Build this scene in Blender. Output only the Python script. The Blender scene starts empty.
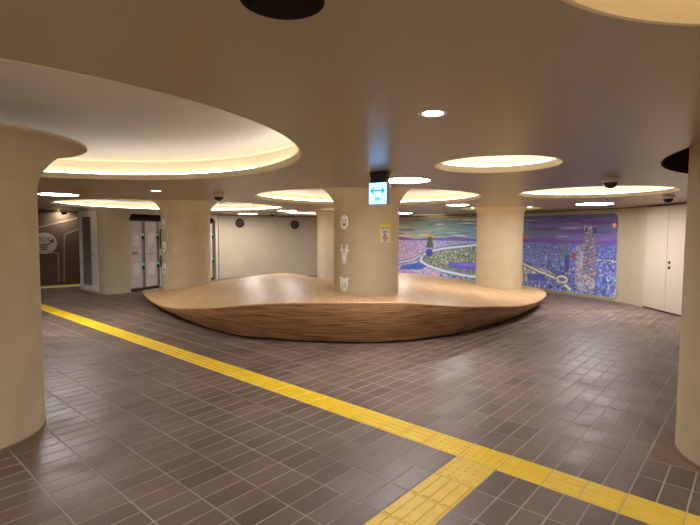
import bpy, bmesh, math, random
import numpy as np
from mathutils import Vector, Matrix
from mathutils.geometry import tessellate_polygon

random.seed(7); RNG = np.random.default_rng(7)
SC = bpy.context.scene; COL = SC.collection

# ------------------------------------------------------------------ camera, world, exposure
CAM_H = 1.63; PITCH = 0.0627; FPX = 466.6
cam = bpy.data.objects.new('camera', bpy.data.cameras.new('camera')); COL.objects.link(cam)
cam.data.sensor_fit = 'HORIZONTAL'; cam.data.sensor_width = 36.0; cam.data.lens = 36.0 * FPX / 700.0
cam.data.clip_start = 0.05; cam.data.clip_end = 100
cam.location = (0, 0, CAM_H); cam.rotation_euler = (math.pi / 2 - PITCH, -0.005, 0)
SC.camera = cam
world = bpy.data.worlds.new('world'); SC.world = world; world.use_nodes = True
world.node_tree.nodes['Background'].inputs[0].default_value = (0.9, 0.8, 0.7, 1)
world.node_tree.nodes['Background'].inputs[1].default_value = 0.0
SC.view_settings.view_transform = 'Standard'; SC.view_settings.look = 'None'
SC.view_settings.gamma = 1.0; SC.view_settings.use_curve_mapping = False
SC.view_settings.exposure = 0.80
STRIP_E = 13.0        # emission of the cove light strips
DISC_E = 45.0        # emission of the flush luminous discs
DOWN_E = 110.0        # emission of the small downlights
CEIL = 2.27

# ------------------------------------------------------------------ helpers
def lin(c):
    return tuple(((v / 255) / 12.92 if v / 255 <= .04045 else ((v / 255 + .055) / 1.055) ** 2.4) for v in c)

def tag(o, label=None, cat=None, group=None, kind=None):
    if label: o['label'] = label
    if cat: o['category'] = cat
    if group: o['group'] = group
    if kind: o['kind'] = kind
    return o

def empty(name, loc=(0, 0, 0), rz=0, label=None, cat=None, group=None, kind=None, parent=None):
    o = bpy.data.objects.new(name, None); COL.objects.link(o)
    o.empty_display_size = .1
    o.location = loc; o.rotation_euler = (0, 0, rz)
    if parent: o.parent = parent
    return tag(o, label, cat, group, kind)

def link(name, me, mat, parent=None):
    o = bpy.data.objects.new(name, me); COL.objects.link(o)
    if mat is not None and len(me.materials) == 0: me.materials.append(mat)
    if parent: o.parent = parent
    return o

def mesh_of(bm, smooth=None):
    me = bpy.data.meshes.new('mesh')
    bmesh.ops.recalc_face_normals(bm, faces=bm.faces[:])
    if smooth is not None:
        for f in bm.faces: f.smooth = True
        for e in bm.edges:
            if len(e.link_faces) == 2 and e.calc_face_angle(0) > smooth: e.smooth = False
    bm.to_mesh(me); bm.free(); return me

def build(name, bm, mat, parent=None, smooth=None):
    return link(name, mesh_of(bm, smooth), mat, parent)

def box(bm, x0, x1, y0, y1, z0, z1, bev=0.0):
    t = bmesh.new(); bmesh.ops.create_cube(t, size=1)
    for v in t.verts:
        v.co = Vector((x0 + (v.co.x + .5) * (x1 - x0), y0 + (v.co.y + .5) * (y1 - y0), z0 + (v.co.z + .5) * (z1 - z0)))
    if bev > 0: bmesh.ops.bevel(t, geom=t.edges[:], offset=bev, segments=2, affect='EDGES', profile=.6)
    add(bm, t); return bm

def add(bm, t, M=None):
    m = bpy.data.meshes.new('t'); t.to_mesh(m); t.free()
    if M is not None: m.transform(M)
    bm.from_mesh(m); bpy.data.meshes.remove(m)

def lathe(prof, n=64, cx=0, cy=0, cap0=False, cap1=False):
    """prof = list of (r, z)"""
    bm = bmesh.new(); rings = []
    for r, z in prof:
        rings.append([bm.verts.new((cx + r * math.cos(2 * math.pi * k / n), cy + r * math.sin(2 * math.pi * k / n), z)) for k in range(n)])
    for a, b in zip(rings[:-1], rings[1:]):
        for k in range(n):
            bm.faces.new((a[k], a[(k + 1) % n], b[(k + 1) % n], b[k]))
    if cap0: bm.faces.new(rings[0][::-1])
    if cap1: bm.faces.new(rings[-1])
    return bm

def prism(poly, z0, z1, mapf=None, sub=0):
    """2-D outline filled and given thickness; mapf(u, v, w) bends it onto a surface (w = height off it)."""
    bm = bmesh.new()
    n = len(poly)
    tris = tessellate_polygon([[Vector((p[0], p[1], 0)) for p in poly]])
    a = [bm.verts.new((p[0], p[1], z0)) for p in poly]
    b = [bm.verts.new((p[0], p[1], z1)) for p in poly]
    for t in tris:
        try:
            bm.faces.new([b[i] for i in t]); bm.faces.new([a[i] for i in reversed(t)])
        except ValueError: pass
    for k in range(n):
        bm.faces.new((a[k], a[(k + 1) % n], b[(k + 1) % n], b[k]))
    if sub: bmesh.ops.subdivide_edges(bm, edges=bm.edges[:], cuts=sub, use_grid_fill=False)
    if mapf:
        for v in bm.verts: v.co = Vector(mapf(v.co.x, v.co.y, v.co.z))
    return bm

def ell(cx, cy, rx, ry, n=28, a0=0, a1=2 * math.pi):
    return [(cx + rx * math.cos(a0 + (a1 - a0) * k / n), cy + ry * math.sin(a0 + (a1 - a0) * k / n)) for k in range(n)]

def rrect(x0, x1, y0, y1, r, n=6):
    pts = []
    for cx, cy, s in ((x1 - r, y0 + r, -90), (x1 - r, y1 - r, 0), (x0 + r, y1 - r, 90), (x0 + r, y0 + r, 180)):
        for k in range(n + 1):
            a = math.radians(s + 90 * k / n); pts.append((cx + r * math.cos(a), cy + r * math.sin(a)))
    return pts

def text_bm(s, size, mapf, w0=0, w1=.001, align='CENTER'):
    cu = bpy.data.curves.new('t', 'FONT'); cu.body = s; cu.size = size; cu.align_x = align; cu.align_y = 'CENTER'
    cu.fill_mode = 'FRONT'; cu.resolution_u = 3
    o = bpy.data.objects.new('t', cu); COL.objects.link(o)
    dg = bpy.context.evaluated_depsgraph_get(); me = bpy.data.meshes.new_from_object(o.evaluated_get(dg))
    bpy.data.objects.remove(o); bpy.data.curves.remove(cu)
    bm = bmesh.new(); bm.from_mesh(me); bpy.data.meshes.remove(me)
    for v in bm.verts: v.co = Vector(mapf(v.co.x, v.co.y, w1))
    return bm

def stroke(pts, w):
    """outline polygon of a polyline with width w"""
    L, R = [], []
    for k, p in enumerate(pts):
        p = Vector(p); a = Vector(pts[max(k - 1, 0)]); b = Vector(pts[min(k + 1, len(pts) - 1)])
        d = (b - a).normalized(); n = Vector((-d.y, d.x)) * w / 2
        L.append(tuple(p + n)); R.append(tuple(p - n))
    return L + R[::-1]

# ------------------------------------------------------------------ materials
def mat(name, col, rough=.6, spec=.5, metal=0.0, emit=None, es=0.0):
    m = bpy.data.materials.new(name); m.use_nodes = True
    b = m.node_tree.nodes['Principled BSDF']
    b.inputs['Base Color'].default_value = (*lin(col), 1); b.inputs['Roughness'].default_value = rough
    b.inputs['Specular IOR Level'].default_value = spec; b.inputs['Metallic'].default_value = metal
    if emit: b.inputs['Emission Color'].default_value = (*emit, 1); b.inputs['Emission Strength'].default_value = es
    return m

def mottled(name, c0, c1, scale=(1, 1, 1), s=4, detail=6, rough=.7, bump=.05, bscale=60, spec=.3, c2=None, rvar=0.0):
    m = mat(name, c0, rough, spec); nt = m.node_tree; N = nt.nodes; L = nt.links; b = N['Principled BSDF']
    tc = N.new('ShaderNodeTexCoord'); mp = N.new('ShaderNodeMapping'); mp.inputs['Scale'].default_value = scale
    L.new(tc.outputs['Object'], mp.inputs[0])
    nz = N.new('ShaderNodeTexNoise'); nz.inputs['Scale'].default_value = s; nz.inputs['Detail'].default_value = detail
    L.new(mp.outputs[0], nz.inputs['Vector'])
    cr = N.new('ShaderNodeValToRGB'); cr.color_ramp.elements[0].color = (*lin(c0), 1); cr.color_ramp.elements[1].color = (*lin(c1), 1)
    cr.color_ramp.elements[0].position = .3; cr.color_ramp.elements[1].position = .7
    if c2:
        e = cr.color_ramp.elements.new(.5); e.color = (*lin(c2), 1)
    L.new(nz.outputs[0], cr.inputs[0]); L.new(cr.outputs[0], b.inputs['Base Color'])
    if bump:
        n2 = N.new('ShaderNodeTexNoise'); n2.inputs['Scale'].default_value = bscale; n2.inputs['Detail'].default_value = 3
        L.new(mp.outputs[0], n2.inputs['Vector'])
        bp = N.new('ShaderNodeBump'); bp.inputs['Strength'].default_value = bump; bp.inputs['Distance'].default_value = .01
        L.new(n2.outputs[0], bp.inputs['Height']); L.new(bp.outputs[0], b.inputs['Normal'])
    return m

def tile_mat(name, ramp, rough):
    m = mat(name, (90, 75, 68), rough, .5); nt = m.node_tree; N = nt.nodes; L = nt.links; b = N['Principled BSDF']
    oi = N.new('ShaderNodeObjectInfo'); ge = N.new('ShaderNodeNewGeometry')
    ad = N.new('ShaderNodeMath'); ad.operation = 'ADD'; L.new(oi.outputs['Random'], ad.inputs[0]); L.new(ge.outputs['Random Per Island'], ad.inputs[1])
    fr = N.new('ShaderNodeMath'); fr.operation = 'FRACT'; L.new(ad.outputs[0], fr.inputs[0])
    cr = N.new('ShaderNodeValToRGB'); els = cr.color_ramp.elements
    els[0].color = (*lin(ramp[0]), 1); els[1].color = (*lin(ramp[-1]), 1)
    for k in range(1, len(ramp) - 1):
        e = els.new(k / (len(ramp) - 1)); e.color = (*lin(ramp[k]), 1)
    L.new(fr.outputs[0], cr.inputs[0])
    nz = N.new('ShaderNodeTexNoise'); nz.inputs['Scale'].default_value = 1.3; nz.inputs['Detail'].default_value = 5
    L.new(ge.outputs['Position'], nz.inputs['Vector'])
    mr = N.new('ShaderNodeMapRange'); mr.inputs[1].default_value = .3; mr.inputs[2].default_value = .7; mr.inputs[3].default_value = .8; mr.inputs[4].default_value = 1.2
    L.new(nz.outputs[0], mr.inputs[0])
    mx = N.new('ShaderNodeVectorMath'); mx.operation = 'SCALE'; L.new(cr.outputs[0], mx.inputs[0]); L.new(mr.outputs[0], mx.inputs['Scale'])
    L.new(mx.outputs[0], b.inputs['Base Color'])
    n3 = N.new('ShaderNodeTexNoise'); n3.inputs['Scale'].default_value = 2.5; n3.inputs['Detail'].default_value = 6
    L.new(ge.outputs['Position'], n3.inputs['Vector'])
    m3 = N.new('ShaderNodeMapRange'); m3.inputs[1].default_value = .3; m3.inputs[2].default_value = .7; m3.inputs[3].default_value = rough - .08; m3.inputs[4].default_value = rough + .12
    L.new(n3.outputs[0], m3.inputs[0]); L.new(m3.outputs[0], b.inputs['Roughness'])
    n2 = N.new('ShaderNodeTexNoise'); n2.inputs['Scale'].default_value = 90
    L.new(ge.outputs['Position'], n2.inputs['Vector'])
    bp = N.new('ShaderNodeBump'); bp.inputs['Strength'].default_value = .12; bp.inputs['Distance'].default_value = .004
    L.new(n2.outputs[0], bp.inputs['Height']); L.new(bp.outputs[0], b.inputs['Normal'])
    return m

M = {}
M['ceiling'] = mottled('ceiling_paint', (160, 144, 116), (165, 149, 121), s=.8, rough=.32, bump=.03, bscale=40, spec=.35)
M['cove'] = mat('cove_paint', (222, 212, 192), .5, .3)
M['cove_cap'] = mat('cove_cap_paint', (190, 180, 164), .36, .6)
M['cove_plain'] = mat('plain_recess_paint', (222, 206, 176), .6, .3)
M['rim'] = mat('rim_paint', (226, 210, 176), .6, .3)
M['dark_cove'] = mat('unlit_recess_dark', (46, 36, 28), .8, .2)  # darkness of the unlit recess put into its colour; also the dark downlight can
M['plaster'] = mottled('plaster', (190, 173, 143), (200, 184, 154), s=3.5, detail=9, rough=.75, bump=.10, bscale=70, c2=(194, 178, 148))
M['wall'] = mottled('wall_paint', (184, 173, 148), (194, 183, 160), s=1.4, rough=.7, bump=.05, bscale=90)
M['wall_light'] = mottled('white_wall_paint', (226, 224, 220), (232, 230, 226), s=1.4, rough=.6, bump=.03)
M['wall_dark'] = mottled('dark_wall_paint', (86, 70, 52), (94, 77, 58), s=1.4, rough=.75, bump=.03)
M['wall_line'] = mat('wall_line', (140, 124, 104), .7)
M['graphic'] = mat('graphic_disc', (176, 166, 154), .7)
M['graphic_dark'] = mat('graphic_print', (66, 56, 46), .7)
M['gap'] = mat('gap_shade_and_dark_parts', (52, 40, 30), .8)  # dark colour: painted shade at wall tops, also plinths, linings and backings
M['grout'] = mottled('grout', (150, 140, 132), (186, 177, 169), s=1.6, rough=.85, bump=.1)
M['mortar'] = mottled('mortar', (124, 104, 86), (136, 116, 96), s=6, rough=.7, bump=.1)
M['tile'] = tile_mat('brown_floor_tile', [(106, 88, 77), (115, 97, 87), (119, 101, 91), (113, 95, 85), (102, 83, 71), (116, 98, 88)], .42)
M['yellow'] = mottled('tactile_yellow', (242, 200, 26), (250, 214, 46), s=5, rough=.5, bump=.05, spec=.4)
M['yellow_worn'] = mottled('tactile_yellow_worn', (238, 198, 52), (246, 212, 84), s=9, rough=.5, bump=.05, spec=.4)
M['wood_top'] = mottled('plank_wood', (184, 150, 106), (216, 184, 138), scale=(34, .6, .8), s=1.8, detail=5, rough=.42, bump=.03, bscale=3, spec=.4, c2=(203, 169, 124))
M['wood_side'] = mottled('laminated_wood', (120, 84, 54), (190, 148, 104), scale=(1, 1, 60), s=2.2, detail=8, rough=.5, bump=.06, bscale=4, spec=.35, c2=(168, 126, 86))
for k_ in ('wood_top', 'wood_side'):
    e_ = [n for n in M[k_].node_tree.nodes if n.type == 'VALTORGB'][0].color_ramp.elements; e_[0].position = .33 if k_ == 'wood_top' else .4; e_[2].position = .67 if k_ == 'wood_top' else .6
M['wood_edge'] = mat('edge_band_wood', (206, 158, 108), .45, .4)
M['white_plastic'] = mat('white_plastic', (222, 218, 212), .4)
M['mask'] = mat('mask_white', (248, 246, 240), .5)
M['mask_line'] = mat('mask_print', (110, 98, 84), .6)
M['black'] = mat('black_plastic', (20, 19, 19), .3)
M['smoke'] = mat('smoked_dome', (12, 12, 14), .08, .7)
M['grey_metal'] = mat('grey_metal', (120, 114, 112), .4, .5, .3)
M['dark_metal'] = mat('dark_metal', (58, 52, 50), .4, .5, .3)
M['locker'] = mat('locker_grey', (186, 178, 172), .45)
M['locker_frame'] = mat('locker_frame_grey', (118, 108, 102), .45)
M['paper'] = mat('paper', (206, 200, 196), .7)
M['paper_print'] = mat('paper_print', (150, 140, 160), .7)
M['poster_yellow'] = mat('poster_yellow', (226, 196, 40), .5)
M['poster_white'] = mat('poster_white', (220, 216, 216), .5)
M['print_grey'] = mat('print_grey', (120, 116, 150), .6)
M['print_orange'] = mat('print_orange', (232, 140, 20), .6)
M['print_black'] = mat('print_black', (30, 26, 24), .6)
M['door'] = mottled('door_paint', (196, 184, 168), (200, 189, 173), s=1.0, rough=.5, bump=.01)
M['strip'] = mat('led_strip', (255, 250, 235), .5, emit=(1, .93, .83), es=STRIP_E)
M['fill_strip'] = mat('recess_fill_strip', (255, 250, 235), .5, emit=(1, .90, .72), es=14.0)
M['disc'] = mat('luminous_disc', (255, 255, 255), .5, emit=(1, .95, .93), es=DISC_E)
M['down'] = mat('downlight_lens', (255, 255, 255), .5, emit=(1, .93, .86), es=DOWN_E)
M['sign_face'] = mat('sign_face', (200, 240, 255), .4, emit=(.42, .98, 1.9), es=.9)
M['sign_print'] = mat('sign_print', (0, 150, 160), .5, emit=(.0, .45, .5), es=.55)
M['sign_box'] = mat('sign_case', (176, 170, 186), .4)
M['green_led'] = mat('green_led', (40, 220, 150), .4, emit=(.1, .9, .5), es=.25)
M['screen'] = mat('lit_screen', (150, 190, 220), .3, emit=(.4, .6, .8), es=.9)

def attr_mat(name, rough=.35):
    m = mat(name, (255, 255, 255), rough, .5); nt = m.node_tree
    a = nt.nodes.new('ShaderNodeAttribute'); a.attribute_name = 'Col'
    nt.links.new(a.outputs['Color'], nt.nodes['Principled BSDF'].inputs['Base Color']); return m
M['mural'] = attr_mat('mural_print')

# ------------------------------------------------------------------ layout data (metres, camera above the origin)
# columns: x, y, radius, flare width, flare start z, top z
COLUMNS = [
    ('near_left', -3.09, 3.61, .57), ('near_right', 3.01, 3.22, .57), ('centre', .29, 8.27, .57),
    ('left_bench', -4.05, 11.55, .575), ('right_bench', 3.81, 11.90, .565), ('back', -.46, 15.2, .60)]
# recesses: x, y, r, depth, lit, label
COVES = [
    (-2.59, 3.56, 2.20, .25, 1, 'very large round lit ceiling recess around the flared left foreground column'),
    (.31, 8.60, 2.02, .20, 1, 'round lit ceiling recess around the centre column with the hanging sign'),
    (-4.38, 11.84, 2.68, .20, 1, 'wide round lit ceiling recess above the bench column in front of the lockers'),
    (1.36, 4.39, .561, .15, 1, 'small round lit ceiling recess right of the downlight, above the bench front'),
    (3.75, 7.25, 1.10, .16, 1, 'medium round lit ceiling recess in front of the right part of the mural'),
    (3.81, 11.88, .97, .20, 1, 'thin lit ceiling ring around the right bench column'),
    (-.90, 15.60, 1.45, .20, 1, 'far lit ceiling recess around the rear column near the speaker wall'),
    (2.70, 16.0, .56, .15, 1, 'small distant lit ceiling recess just above the left part of the mural'),
    (-.10, 12.7, .70, .15, 1, 'small lit ceiling recess seen past the left edge of the centre column'),
    (1.08, .56, .90, .22, 2, 'plain beige ceiling recess at the top right corner of the view'),
    (4.53, 3.10, 2.07, .36, 0, 'unlit dark ceiling recess behind the right foreground column'),
]
DISCS = [
    (.66, 5.60, .30, 'round flush light beside the hanging sign'),
    (-4.95, 7.98, .31, 'round flush light nearest the left foreground column'),
    (5.05, 9.70, .36, 'round flush light above the right part of the mural'),
    (2.36, 10.30, .25, 'round flush light left of the right bench column'),
    (-3.43, 15.7, .33, 'round flush light above the left round speaker'),
    (-1.80, 13.40, .27, 'round flush light above the right round speaker'),
    (1.62, 14.60, .33, 'distant round flush light at the right edge of the centre column'),
    (-6.4, 3.2, .33, 'added round flush light out of view left of the flared column'),  # unseen discs from here down, added to supply ambient light
    (-7.6, -.4, .33, 'added round flush light out of view behind and left of the viewer'),
    (-3.6, -.9, .33, 'added round flush light out of view behind the viewer, left one'),
    (-.6, -1.6, .33, 'added round flush light out of view behind the viewer, middle one'),
    (2.6, -1.2, .33, 'added round flush light out of view behind the viewer, right one'),
    (5.2, -.8, .33, 'added round flush light out of view near the right wall'),
    (-10.2, 5.8, .33, 'added round flush light out of view by the left wall')]
DOWNS = [(.44, 2.54, .046, 'recessed round downlight glowing in the middle of the near ceiling'),
         (-3.01, 7.30, .062, 'small glowing downlight left of the dome camera above the bench'),
         (-8.72, 14.2, .085, 'small glowing downlight in front of the dark wall with the round graphic')]

# ------------------------------------------------------------------ floor
GX, GY, GA = 1.200, 3.342, -0.719          # origin and heading of the tile grid
U = .15
E1 = np.array([math.cos(GA), math.sin(GA)]); E2 = np.array([math.sin(GA), -math.cos(GA)])
def gpt(i, j): return np.array([GX, GY]) + U * (i * E1 + j * E2)
def proj(x, y, z=0.0):
    Z = z - CAM_H; d = y * math.cos(PITCH) - Z * math.sin(PITCH); u = y * math.sin(PITCH) + Z * math.cos(PITCH)
    return (350 + FPX * x / d, 262.5 - FPX * u / d, d)

ROOM = [(-12.2, -3.1), (6.75, -3.1), (6.75, 11.3), (6.3, 12.6), (4.2, 15.6), (2., 17.6), (0, 18.4), (-2, 18.2), (-4.7, 17.2), (-9.5, 17.2), (-12.2, 14)]
bm = prism(ROOM, -.12, -.0015)
floor = tag(build('floor', bm, M['grout']), 'brown rectangular tiled concourse floor with pale joints', kind='structure')

BENCH_HULL = [(-4.6, 11.6), (-4.3, 10.6), (-3.5, 9.5), (-2.6, 8.4), (-1.5, 7.5), (0, 7.2), (1.2, 7.6), (2.3, 8.4), (3.4, 9.6), (4.1, 10.9), (4.2, 12.2), (2, 12.6), (-2, 12.2), (-4, 12.4)]
def inside(p, poly):
    x, y = p; c = False; n = len(poly)
    for k in range(n):
        x0, y0 = poly[k]; x1, y1 = poly[(k + 1) % n]
        if (y0 > y) != (y1 > y) and x < (x1 - x0) * (y - y0) / (y1 - y0) + x0: c = not c
    return c

STRIP_W = 1.84
tiles = []                                   # (ci, cj, li, lj) centre and size in grid units
def jrows():
    rows = []
    j = 0.0
    k = 0
    while k < 90:                            # far side of the yellow strip: rows 2.07 deep
        rows.append((-2.07 * (k + 1), -2.07 * k)); k += 1
    rows.append((STRIP_W, 4.0))
    k = 0
    while k < 26:
        rows.append((4.0 + 2.025 * k, 4.0 + 2.025 * (k + 1))); k += 1
    return rows
for j0, j1 in jrows():
    for i in range(-96, 70):
        c = gpt(i + .5, (j0 + j1) / 2)
        if not inside(c, ROOM) or inside(c, BENCH_HULL): continue
        if c[1] < .2 : continue
        if j0 >= 1.8 and i in (-2, -1): continue                 # the yellow branch
        if i >= 5 and -9.0 < (j0 + j1) / 2 < -4.1 and i < 10: continue   # mortar bed around the right column
        if any((c[0] - x) ** 2 + (c[1] - y) ** 2 < (R - .12) ** 2 for _, x, y, R in COLUMNS): continue
        tiles.append((i + .5, (j0 + j1) / 2, 1.0, j1 - j0))
def tile_area(t):
    c = gpt(t[0], t[1]); X, Y, d = proj(c[0], c[1])
    if d < .3 or X < -25 or X > 725 or Y > 545: return -1
    for _, cx, cy, R in COLUMNS[:2]:         # hidden by a foreground column
        k = (cx * c[0] + cy * c[1]) / (cx * cx + cy * cy)
        if k > 1.02 and (cx - c[0] / k) ** 2 + (cy - c[1] / k) ** 2 < (R * .9) ** 2: return -1
    return 1 / d ** 3
order = sorted(range(len(tiles)), key=lambda k: -tile_area(tiles[k]))
JG = .0075
def tile_mesh(lx, ly, bev=.0025, th=.012):
    bm = bmesh.new(); hx, hy = lx / 2, ly / 2
    a = [bm.verts.new((sx * hx, sy * hy, -th)) for sx, sy in ((-1, -1), (1, -1), (1, 1), (-1, 1))]
    b = [bm.verts.new((sx * hx, sy * hy, -bev)) for sx, sy in ((-1, -1), (1, -1), (1, 1), (-1, 1))]
    c = [bm.verts.new((sx * (hx - bev), sy * (hy - bev), 0)) for sx, sy in ((-1, -1), (1, -1), (1, 1), (-1, 1))]
    for p, q in ((a, b), (b, c)):
        for k in range(4): bm.faces.new((p[k], p[(k + 1) % 4], q[(k + 1) % 4], q[k]))
    bm.faces.new(c); return mesh_of(bm)
_tm = {}
for k in order[:300]:
    ci, cj, li, lj = tiles[k]; key = round(lj, 3)
    if key not in _tm: _tm[key] = tile_mesh(li * U - JG, lj * U - JG)
    o = link('floor_tile', _tm[key], M['tile'], floor)
    c = gpt(ci, cj); o.location = (c[0], c[1], random.uniform(-.0004, .0004))
    o.rotation_euler = (random.gauss(0, .0007), random.gauss(0, .0007), GA)
V, F = [], []
base = np.array([(-1, -1), (1, -1), (1, 1), (-1, 1)], float)
for k in order[300:]:
    ci, cj, li, lj = tiles[k]; n = len(V)
    hx, hy = (li * U - JG) / 2, (lj * U - JG) / 2; c = gpt(ci, cj); dz = random.uniform(-.0004, .0004); tx, ty = random.gauss(0, .0007), random.gauss(0, .0007)
    for z, ins in ((-.012, 0), (-.0025, 0), (0, .0025)):
        for sx, sy in base:
            x, y = sx * (hx - ins), sy * (hy - ins)
            w = c + x * E1 + y * (-E2); V.append((w[0], w[1], z + dz + tx * x + ty * y))
    for r in (0, 4):
        for q in range(4): F.append((n + r + q, n + r + (q + 1) % 4, n + r + 4 + (q + 1) % 4, n + r + 4 + q))
    F.append((n + 8, n + 9, n + 10, n + 11))
me = bpy.data.meshes.new('mesh'); me.from_pydata(V, [], F); me.update()
tag(link('floor_tile', me, M['tile'], floor), 'remaining farther brown floor tiles', kind='stuff')
q = [gpt(i, j) for i, j in ((5.06, -4.17), (10, -4.17), (10, -8.9), (5.06, -8.9))]
tag(build('mortar_patch', prism([tuple(p) for p in q], -.006, -.0002), M['mortar'], floor), 'plain brown mortar patch at the foot of the right column')

# ------------------------------------------------------------------ yellow tactile paving
def frustum(bm, x, y, r0, r1, h, n=10):
    a = [bm.verts.new((x + r0 * math.cos(2 * math.pi * k / n), y + r0 * math.sin(2 * math.pi * k / n), 0.0)) for k in range(n)]
    b = [bm.verts.new((x + r1 * math.cos(2 * math.pi * k / n), y + r1 * math.sin(2 * math.pi * k / n), h)) for k in range(n)]
    for k in range(n): bm.faces.new((a[k], a[(k + 1) % n], b[(k + 1) % n], b[k]))
    bm.faces.new(b)
def tactile_mesh(lx, ly, kind):
    bm = bmesh.new(); hx, hy = lx / 2, ly / 2; th, bev = .012, .002
    a = [bm.verts.new((sx * hx, sy * hy, -th)) for sx, sy in base]
    b = [bm.verts.new((sx * hx, sy * hy, -bev)) for sx, sy in base]
    c = [bm.verts.new((sx * (hx - bev), sy * (hy - bev), 0)) for sx, sy in base]
    for p, q in ((a, b), (b, c)):
        for k in range(4): bm.faces.new((p[k], p[(k + 1) % 4], q[(k + 1) % 4], q[k]))
    bm.faces.new(c)
    if kind == 'dot':
        for i in range(5):
            for j in range(5): frustum(bm, (i - 2) * lx / 5.1, (j - 2) * ly / 5.1, .0120, .0080, .0032)
    else:
        L, W = (lx, ly) if kind == 'bar_x' else (ly, lx)
        for k in range(4):
            y = (k - 1.5) * W / 4.05; w0, w1, h = W / 4.05 * .36, W / 4.05 * .29, (.0035 if kind == 'bar_x' else .005)
            P = [(-L / 2 + .008, y - w0, 0), (L / 2 - .008, y - w0, 0), (L / 2 - .008, y + w0, 0), (-L / 2 + .008, y + w0, 0)]
            Q = [(-L / 2 + .014, y - w1, h), (L / 2 - .014, y - w1, h), (L / 2 - .014, y + w1, h), (-L / 2 + .014, y + w1, h)]
            if kind == 'bar_y': P = [(-v, u, z) for u, v, z in P]; Q = [(-v, u, z) for u, v, z in Q]
            p = [bm.verts.new(v) for v in P]; q = [bm.verts.new(v) for v in Q]
            for m_ in range(4): bm.faces.new((p[m_], p[(m_ + 1) % 4], q[(m_ + 1) % 4], q[m_]))
            bm.faces.new(q)
    me = bpy.data.meshes.new('mesh'); bm.normal_update(); bm.to_mesh(me); bm.free(); return me
tp = empty('tactile_paving', (*gpt(0, 0), .0005), GA, 'yellow raised tactile guide path crossing the brown tiled floor with a branch towards the viewer', 'tactile paving')
bounds = [-4, -2, 0, 2, 3.5, 5, 7, 9, 10.5, 12, 14, 16]
left = []; x = -4; pat = [1.5, 1.5, 2, 2, 1.5, 1.5, 2, 2]; k = 0
while x > -100: x -= pat[k % 8]; left.append(x); k += 1
bounds = left[::-1] + bounds
_tm = {}
def tact(i0, i1, j0, j1, kind, worn=False):
    key = (round(i1 - i0, 2), round(j1 - j0, 2), kind, worn)
    if key not in _tm:
        _tm[key] = tactile_mesh((i1 - i0) * U - .004, (j1 - j0) * U - .004, kind)
        _tm[key].materials.append(M['yellow_worn' if worn else 'yellow'])
    o = link('dotted_paving_block' if kind == 'dot' else 'ribbed_paving_block', _tm[key], None, tp)
    o.location = (U * (i0 + i1) / 2, -U * (j0 + j1) / 2, 0)
for a, b in zip(bounds[:-1], bounds[1:]):
    c = gpt((a + b) / 2, .9)
    if c[0] < -11.5: continue
    tact(a, b, 0, STRIP_W, 'dot' if -4 <= a < 2 else 'bar_x', a >= 2)
jb = [STRIP_W, 3.98, 6.0, 7.96, 9.95, 11.95]
for k, (a, b) in enumerate(zip(jb[:-1], jb[1:])): tact(-2, 0, a, b, 'dot' if k == 0 else 'bar_y', True)
# distant strip in front of the dark wall
a, b = np.array([-10.6, 11.85]), np.array([-7.75, 14.5]); d = (b - a) / np.linalg.norm(b - a)
fs = empty('tactile_paving', (*a, .0), math.atan2(d[1], d[0]), 'distant thin yellow floor strip running along the foot of the dark wall', 'tactile paving')
_m = tactile_mesh(.298, .298, 'bar_x'); _m.materials.append(M['yellow'])
for k in range(13):
    o = link('ribbed_paving_block', _m, None, fs); o.location = (.15 + .3 * k, 0, .013)

# ------------------------------------------------------------------ ceiling with round openings
def filled_curve(outer, holes, z0, z1):
    cu = bpy.data.curves.new('c', 'CURVE'); cu.dimensions = '2D'; cu.fill_mode = 'BOTH'; cu.extrude = (z1 - z0) / 2
    for loop in [outer] + holes:
        sp = cu.splines.new('POLY'); sp.points.add(len(loop) - 1); sp.use_cyclic_u = True
        for p, c in zip(sp.points, loop): p.co = (c[0], c[1], 0, 1)
    o = bpy.data.objects.new('c', cu); COL.objects.link(o)
    dg = bpy.context.evaluated_depsgraph_get(); me = bpy.data.meshes.new_from_object(o.evaluated_get(dg))
    bpy.data.objects.remove(o); bpy.data.curves.remove(cu)
    me.transform(Matrix.Translation((0, 0, (z0 + z1) / 2))); return me
def circ(x, y, r, n=96): return [(x + r * math.cos(2 * math.pi * k / n), y + r * math.sin(2 * math.pi * k / n)) for k in range(n)]
SLAB = .06
holes = [circ(x, y, r) for x, y, r, *_ in COVES] + [circ(x, y, r + .012, 32) for x, y, r, _ in DOWNS] + [circ(-.19, 1.33, .118, 48)]
ceiling = tag(link('ceiling', filled_curve(ROOM, holes, CEIL, CEIL + SLAB), M['ceiling']), 'low smooth taupe ceiling pierced by round recesses', kind='structure')

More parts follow.
